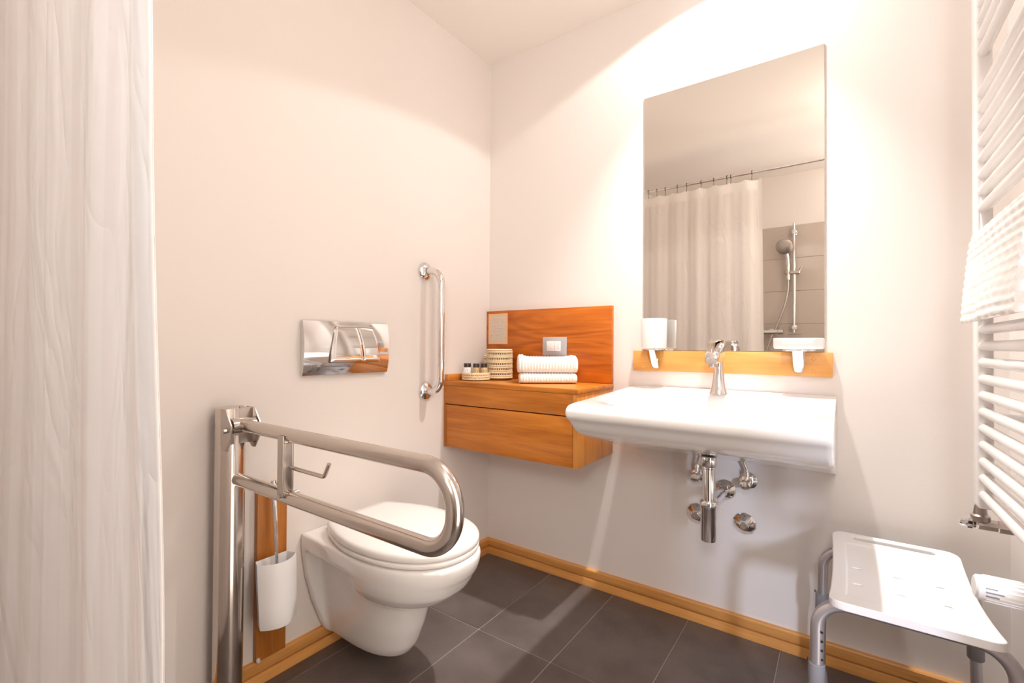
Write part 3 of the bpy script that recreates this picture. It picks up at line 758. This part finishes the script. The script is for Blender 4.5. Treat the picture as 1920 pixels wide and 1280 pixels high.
latheo('handle_knob', [(0, 0), (.0078, .001), (.0088, .006), (.0070, .014), (0, .016)], (.066, HY-.010, .598), (0, 0, 1), CHROME, br, 18)
setbase(br, (.066, HY, .235))

# ------------------------------------------------------------------ shower stool
st = thing('shower_stool', 'white plastic shower stool with grey tubular legs by the radiator', 'stool')
scx, scy, shx, shy = 1.540, -.322, .142, .2415
def rrect(hx, hy, r, n=8, cx=0, cy=0):
    pts = []
    for qx, qy, a0 in ((1, 1, 0), (-1, 1, 90), (-1, -1, 180), (1, -1, 270)):
        for k in range(n+1):
            a = R(a0+90*k/n); pts.append((cx+qx*(hx-r)+r*math.cos(a), cy+qy*(hy-r)+r*math.sin(a)))
    return pts
bm = bmesh.new(); prism(bm, rrect(shx, shy, .030), 'z', 0, .018); so = bmobj('seat', bm, PLASTIC, st)
bm = bmesh.new()
for sy in (1,): prism(bm, rrect(.091, .0100, .0098, 8, 0, sy*(shy-.028)), 'z', -.02, .06)
for ix in (-.088, -.004, .080):
    for iy in (-.078, .028): prism(bm, rrect(.0095, .0036, .0034, 5, ix, iy), 'z', -.02, .06)
cut = bmobj('cutter', bm, PLASTIC)
evalmods(so, [('BOOLEAN', dict(object=cut, operation='DIFFERENCE', solver='EXACT')), ('REMESH', dict(mode='VOXEL', voxel_size=.0019)), ('SMOOTH', dict(factor=.5, iterations=3))])
bpy.data.objects.remove(cut)
for v in so.data.vertices:
    x, y, z = v.co; t = y/shy
    if z > .009:   # shallow recessed field
        ex = abs(x)/(shx-.030); ey = abs(y)/(shy-.062); e = max(ex, ey)
        v.co.z -= .0022*(1-sst(.975, 1.0, e))
    waist = 1-.035*math.cos(t*PI/2)
    sag = .020*(1-t*t)
    v.co.x = x*waist+scx; v.co.y = y+scy; v.co.z = v.co.z+.4385-sag
smooth(so.data, 60)
def leg_frame(y, splay, holes):
    yb = y+splay
    path = fillet([(1.3745, yb, .262), (1.376, y, .4165), (1.704, y, .4165), (1.7055, yb, .262)], [.062, .062], 10)
    tubeo('leg_frame', path, .0140, ALU, st, 24)
    for x0, xb in ((1.3745, 1.3700), (1.7055, 1.7100)):
        p0 = Vector((x0, yb, .262)); d = Vector((xb, yb+splay, .02))-p0; dn = d.normalized()
        tubeo('collar', [p0+dn*-.010, p0-dn*.008, p0+dn*.055, p0+dn*.058], [.0150, .0172, .0172, .0150], GREYR, st, 24)
        tubeo('leg', [p0, p0+d], .0120, ALU, st, 24)
        q = p0+d
        tubeo('rubber_foot', [q-dn*.022, q-dn*.002, Vector((q.x, q.y, .002))], [.0150, .0175, .0190], GREYR, st, 24)
        latheo('lock_pin', [(0, .0035), (.003, .003), (.0035, 0), (0, 0)], p0+Vector((-.0165, 0, .012)), (-1, 0, 0), DARK, st, 12)
    for k in range(holes):
        nv = Vector((.80, -.60, 0)); c = Vector((1.3745, yb, .285+.021*k))+nv*.0135
        latheo('adjustment_hole', [(0, .0010), (.0028, .0010), (.0028, -.001), (0, -.001)], c, nv, DARK, st, 10)
leg_frame(-.488, -.010, 4); leg_frame(-.125, .004, 0)
setbase(st, (1.54, -.32, 0))

# ------------------------------------------------------------------ towel radiator on the right wall
rad = thing('towel_radiator', 'tall white tubular towel radiator on the right wall', 'radiator')
RX, RY0, RY1 = 1.671, -.355, -.95
def colm(y0, y1):
    bm = bmesh.new(); box(bm, 1.664, 1.691, y0, y1, .662, 2.30, .006, 3); return bmobj('column', bm, ENAMEL, rad)
colm(-.399, -.352); colm(-.935, -.890)
zs = [.693+.0358*n for n in range(16)]+[.693+.0358*n for n in (17.4, 18.4, 19.4, 20.4, 21.4, 22.4, 23.4, 24.4)]+[.693+.0358*n for n in (26.9, 27.9, 28.9, 29.9, 30.9, 31.9, 32.9, 33.9, 37, 38, 39, 40, 41, 42, 43, 44)]
bm = bmesh.new(); L_ = .545
tube(bm, [(0, 0, 0), (0, -.0025, 0), (0, -.008, 0), (0, -L_+.008, 0), (0, -L_+.0025, 0), (0, -L_, 0)], [.006, .0088, .0105, .0105, .0088, .006], 20)
b0 = bmobj('bar', bm, ENAMEL, rad); b0.location = (RX+.005, -.382, zs[0])
for z in zs[1:]:
    c = b0.copy(); COL.objects.link(c); c.parent = rad; c.location = (RX+.005, -.382, z)
for y in (-.375, -.912):
    for z in (.86, 2.15):
        latheo('wall_bracket', [(0, 0), (.014, 0), (.014, .006), (.008, .008), (.008, .104), (0, .104)], (W, y, z), (-1, 0, 0), ENAMEL, rad, 20)
# lockshield valve under the far column
vx, vy, vz = 1.672, -.376, .628
latheo('valve_nut', [(0, 0), (.013, 0), (.0165, .003), (.0165, .013), (.012, .016), (.010, .034), (0, .035)], (vx, vy, vz+.002), (0, 0, 1), NICKEL, rad, 24, 30)
latheo('valve_body', [(0, 0), (.010, 0), (.012, .004), (.012, .034), (.0135, .036), (.0135, .058), (.011, .060), (.011, .1225), (0, .1225)], (vx-.008, vy, vz-.004), (1, 0, 0), NICKEL, rad, 8, 20)
latheo('valve_cap', [(0, 0), (.006, .0), (.009, .003), (.009, .010), (.0125, .012), (.0125, .020), (.0095, .022), (.0095, .030), (0, .030)], (vx-.034, vy, vz-.004), (1, 0, 0), CHROME, rad, 12, 25)
# thermostatic valve and head
hx_, hy_, hz_ = 1.611, -.678, .596
ax = Vector((1, .03, -.02)).normalized()
hd = latheo('thermostat_head', [(0, .0), (.016, .0), (.0200, .003), (.0208, .010), (.0216, .062), (.020, .065), (.020, .068), (.0232, .071), (.0232, .090), (.019, .096), (0, .096)], (hx_, hy_, hz_), ax, PLASTIC, rad, 40)
bm = bmesh.new(); up = Vector((0, 0, 1)); sdv = ax.cross(up).normalized(); up = sdv.cross(ax)
for k in range(20):
    a = 2*PI*k/20; n_ = up*math.cos(a)+sdv*math.sin(a); t_ = ax.cross(n_)
    c0 = Vector((hx_, hy_, hz_))+ax*.012+n_*.0206; c1 = Vector((hx_, hy_, hz_))+ax*.060+n_*.0212; q = t_*.0012; n2 = n_*.0014
    add(bm, [c0-q, c0+q, c1+q, c1-q, c0-q*.6+n2, c0+q*.6+n2, c1+q*.6+n2, c1-q*.6+n2], [(4, 5, 6, 7), (0, 4, 7, 3), (1, 2, 6, 5), (0, 1, 5, 4), (3, 7, 6, 2)])
rb = bmobj('grip_ribs', bm, PLASTIC, hd, sm=False)
bm = bmesh.new()
for k, L2 in ((-1, .016), (0, .022), (1, .014)):
    a = R(200+0)+k*.33; n_ = up*math.cos(R(72)+k*.30)-sdv*math.sin(R(72)+k*.30)*-1
    n_ = (Vector((0, -1, 0))*math.cos(k*.30+.05)+Vector((0, 0, 1))*math.sin(k*.30+.05)).normalized()
    c0 = Vector((hx_, hy_, hz_))+ax*.012+n_*.0212; c1 = c0+ax*L2; t_ = ax.cross(n_)*.0009; n2 = n_*.0018
    add(bm, [c0-t_, c0+t_, c1+t_, c1-t_, c0-t_+n2, c0+t_+n2, c1+t_+n2, c1-t_+n2], [(4, 5, 6, 7), (0, 4, 7, 3), (1, 2, 6, 5), (0, 1, 5, 4), (3, 7, 6, 2)])
bmobj('scale_marks', bm, GREYR, hd, sm=False)
e = Vector((hx_, hy_, hz_))+ax*.096
latheo('thermostat_valve', [(0, 0), (.014, 0), (.014, .02), (.0105, .022), (.0105, W-e.x-.004), (0, W-e.x-.004)], (e.x, e.y, e.z), (1, 0, 0), NICKEL, rad, 16, 30)
tubeo('valve_riser', fillet([(e.x+.022, e.y, e.z), (e.x+.022, e.y, .628), (e.x+.022, -.905, .628), (1.678, -.912, .63), (1.678, -.912, .664)], [.012, .012, .006], 5), .009, NICKEL, rad, 16)
setbase(rad, (W, -.64, .60))
for c in rad.children:
    for d_ in c.children: d_.matrix_parent_inverse = Matrix.Identity(4)

# towel over the radiator bars
bm = bmesh.new(); rings = []
ztop = zs[15]+.014; TY0, TY1 = -.405, -.800
outer = []
xf = [(1.6365, 1.064), (1.6375, 1.09), (1.6415, 1.14), (1.6465, 1.19), (1.6500, 1.222), (1.6545, ztop+.004), (1.666, ztop+.016), (1.680, ztop+.010), (1.699, ztop-.02), (1.704, 1.20), (1.703, 1.12)]
xi = [(1.697, 1.121), (1.697, 1.20), (1.688, ztop-.015), (1.676, ztop+.001), (1.667, ztop+.002), (1.6570, ztop-.008), (1.6545, 1.20), (1.6525, 1.14), (1.6505, 1.09), (1.6500, 1.066)]
po = hermite(xf, 9); pi_ = hermite(xi, 5)
cum = [0]
for k in range(1, len(po)): cum.append(cum[-1]+(po[k]-po[k-1]).length)
NY = 130
for i in range(NY+1):
    t = i/NY; y = TY0+(TY1-TY0)*t; ring = []
    drape = .0025*math.sin(t*9)+.0015*math.sin(t*23+1)
    for k, p in enumerate(po):
        a = cum[k]; tan = (po[min(k+1, len(po)-1)]-po[max(k-1, 0)]).normalized(); nx, nz = -tan.y, tan.x
        waf = .0030*(abs(math.sin(a*PI/.0165+.25*math.sin(t*7)))-.5)*(1+.35*math.sin(t*2*PI*9+(int(a/.0165) % 2)*PI))
        low = 1-sst(1.06, 1.22, p.y)
        ring.append((p.x+nx*waf+drape*low*.9, y-.010*low*(1 if t < .5 else -1)*0, p.y+nz*waf))
    for p in pi_: ring.append((p.x, y, p.y))
    rings.append(ring)
loft(bm, rings)
tag(bmobj('hanging_towel', bm, TOWEL, None, 75), 'white waffle towel draped over the towel radiator', 'towel')

# ------------------------------------------------------------------ shower curtain and rod
CYP = -1.672; RZ = 2.186
rod = tubeo('curtain_rod', [(.0, CYP, RZ), (W, CYP, RZ)], .0085, CHROME, None, 20)
tag(rod, 'straight metal curtain rod seen in the mirror across the shower', 'curtain rod')
cur = thing('shower_curtain', 'white striped shower curtain at the left edge and in the mirror', 'curtain')
knots = [0.02]; rn = random.Random(5)
while knots[-1] < .80: knots.append(knots[-1]+rn.uniform(.050, .085))
knots = [k for k in knots if k < .56]+[.61, .67, .77, .865, .93, .992]
def cy_at(x):
    for i in range(len(knots)-1):
        if knots[i] <= x <= knots[i+1]:
            t = (x-knots[i])/(knots[i+1]-knots[i]); s = 1 if i % 2 else -1
            return s*math.sin(PI*t)
    return 0
NX, NZ = 420, 60
bm = bmesh.new(); uvl = bm.loops.layers.uv.new('cloth'); V = []; S = []
s = 0; prev = None
for i in range(NX+1):
    x = .012+(.990-.012)*i/NX; c = cy_at(x)
    y0 = CYP+.020*c
    if prev is not None: s += math.hypot(x-prev[0], y0-prev[1])
    prev = (x, y0); S.append(s)
    colv = []
    for j in range(NZ+1):
        v = j/NZ; z = .045+(2.146-.045)*v
        z -= .012*sst(.93, 1, v)*abs(math.sin((x-.012)*PI/.098))
        amp = (.0075 if x < .6 else .0075-.001*sst(.6, .8, x))*(1-.3*sst(.9, 1, v))*(1+.25*math.sin(x*31+v*3))
        ex = .987+.014*(2.17-z)/1.18-.990; ey = -.002-.010*sst(.75, 1.2, z)-.004*sst(1.1, 1.5, z)
        we = sst(.86, .99, x)
        yy = CYP+amp*c+.002*math.sin(v*9+x*8)*(1-we)+we*ey
        xx = x+ex*sst(.6, .99, x)
        colv.append(bm.verts.new((xx, yy, z)))
    V.append(colv)
for i in range(NX):
    for j in range(NZ):
        f_ = bm.faces.new((V[i][j], V[i+1][j], V[i+1][j+1], V[i][j+1]))
        for lp, (a, b_) in zip(f_.loops, ((i, j), (i+1, j), (i+1, j+1), (i, j+1))): lp[uvl].uv = (S[a], b_*2.1/NZ)
co = bmobj('cloth', bm, CURTAIN, cur, 180)
sol = co.modifiers.new('thick', 'SOLIDIFY'); sol.thickness = .0012
# top hem and side hem
bm = bmesh.new()
hv = []
for i in range(0, NX+1):
    a = V if False else None
me = co.data
idx = lambda i, j: i*(NZ+1)+j
J0 = NZ-2
vh = [[Vector(me.vertices[idx(i, j)].co)+Vector((0, .0016, 0)) for j in (NZ-2, NZ)] for i in range(0, NX+1)]
loft(bm, [[a, b_] for a, b_ in vh], caps=False, close=False)
bmobj('top_hem', bm, TOWEL, cur, 180)
bm = bmesh.new()
loft(bm, [[Vector(me.vertices[idx(i, j)].co)+Vector((0, .0016, 0)) for i in (NX-9, NX-6, NX-3, NX)] for j in range(NZ+1)], caps=False, close=False)
bmobj('side_hem', bm, TOWEL, cur, 180)
for x in (.225, .290, .352, .440, .505, .605, .690, .775, .800, .930, .10, .04):
    bm = bmesh.new()
    tube(bm, [(x, CYP+.0145*math.cos(a), RZ-.003+.0145*math.sin(a)) for a in (2*PI*k/20 for k in range(21))], 0.0015, 8, False)
    tube(bm, [(x, CYP+.002, RZ-.022), (x, CYP+.002, 2.135)], .0016, 8)
    lathe(bm, [(0, 0), (.0045, 0), (.0045, .004), (0, .004)], (x, CYP, RZ+.0085), (0, 0, 1), 10)
    bmobj('curtain_hook', bm, DARK, cur)
setbase(cur, (.5, CYP, .045))

# ------------------------------------------------------------------ shower fittings (seen in the mirror)
SY = D+.009
sh = thing('shower_riser', 'chrome shower riser rail on the tiled wall, seen in the mirror', 'shower rail')
X0 = 1.118
tubeo('rail', [(X0, SY+.050, 1.13), (X0, SY+.050, 1.985)], .0105, CHROME, sh, 24)
for z in (1.918, 1.168):
    latheo('rail_bracket', [(.021, 0), (.021, .006), (.012, .010), (.012, .036), (.0165, .038), (.0165, .064), (0, .068), (0, 0)], (X0, SY, z), (0, 1, 0), CHROME, sh, 24)
bm = bmesh.new(); box(bm, X0-.062, X0+.040, SY+.034, SY+.068, 1.585, 1.612, .006, 3); bmobj('slider', bm, STEELD, sh)
tubeo('slider_lever', [(X0+.035, SY+.055, 1.605), (X0+.048, SY+.062, 1.640)], .006, STEELD, sh, 12)
tubeo('cross_handle', [(X0-.048, SY+.055, 1.122), (X0+.050, SY+.055, 1.122)], .0055, STEELD, sh, 12)
setbase(sh, (X0, SY, 1.13))
hs = thing('hand_shower', 'round chrome hand shower on the riser rail, seen in the mirror', 'shower head')
HXs = X0-.050
tubeo('shower_handle', hermite([(HXs+.010, SY+.055, 1.545), (HXs+.010, SY+.058, 1.64), (HXs+.006, SY+.070, 1.72), (HXs, SY+.085, 1.765)], 5), .0135, CHROME, hs, 20)
latheo('shower_face', [(0, .0), (.052, 0), (.058, .004), (.060, .012), (.050, .024), (.02, .032), (0, .033)], (HXs-.012, SY+.118, 1.795), (.05, -.9, .35), STEELD, hs, 36)
setbase(hs, (HXs, SY, 1.545))
ho = tubeo('shower_hose', hermite([(HXs+.010, SY+.055, 1.545), (HXs+.006, SY+.055, 1.45), (HXs-.020, SY+.060, 1.32), (HXs-.070, SY+.060, 1.18), (HXs-.11, SY+.062, 1.08), (HXs-.15, SY+.060, .95), (HXs-.17, SY+.060, .85), (HXs-.19, SY+.060, .93), (HXs-.193, SY+.065, 1.105)], 6), .0080, STEELD, None, 14)
tag(ho, 'curved metal shower hose hanging on the tiled wall, seen in the mirror', 'hose')
mx_ = thing('shower_mixer', 'chrome bar shower mixer on the tiled wall, seen in the mirror', 'mixer')
tubeo('mixer_bar', [(.76, SY+.07, 1.135), (1.005, SY+.07, 1.135)], .0195, CHROME, mx_, 28)
for xa, xb in ((.72, .757), (1.008, 1.045)): tubeo('mixer_knob', [(xa, SY+.07, 1.135), (xb, SY+.07, 1.135)], .0215, CHROME, mx_, 24)
for x in (.81, .955): latheo('mixer_union', [(.03, 0), (.03, .006), (.016, .012), (.016, .06), (0, .06), (0, 0)], (x, SY, 1.135), (0, 1, 0), CHROME, mx_, 24)
setbase(mx_, (.88, SY, 1.135))

# ------------------------------------------------------------------ recessed downlight rings
EMI, n_, l_, b_ = mat('lamp_glow'); b_.inputs['Emission Color'].default_value = (1, .88, .72, 1); b_.inputs['Emission Strength'].default_value = 12
b_.inputs['Base Color'].default_value = (.8, .8, .8, 1)
for (x, y), lab in (((1.06, -.25), 'round recessed ceiling downlight above the wash basin'), ((1.52, -2.1), 'added unseen ceiling downlight in the shower, paired with a fill lamp'), ((1.45, -1.0), 'added unseen ceiling downlight in mid-room, paired with a fill lamp')):  # shower and mid-room fixtures are added to match the fill lamps
    t = thing('downlight', lab, 'downlight', 'recessed ceiling downlights')
    latheo('trim_ring', [(.030, 0), (.030, .004), (.042, .005), (.045, 0)], (x, y, H-.0001), (0, 0, -1), CHROME, t, 36)
    latheo('lens', [(0, 0), (.029, 0), (.029, .002), (0, .002)], (x, y, H-.0003), (0, 0, -1), EMI, t, 24)
    setbase(t, (x, y, H))
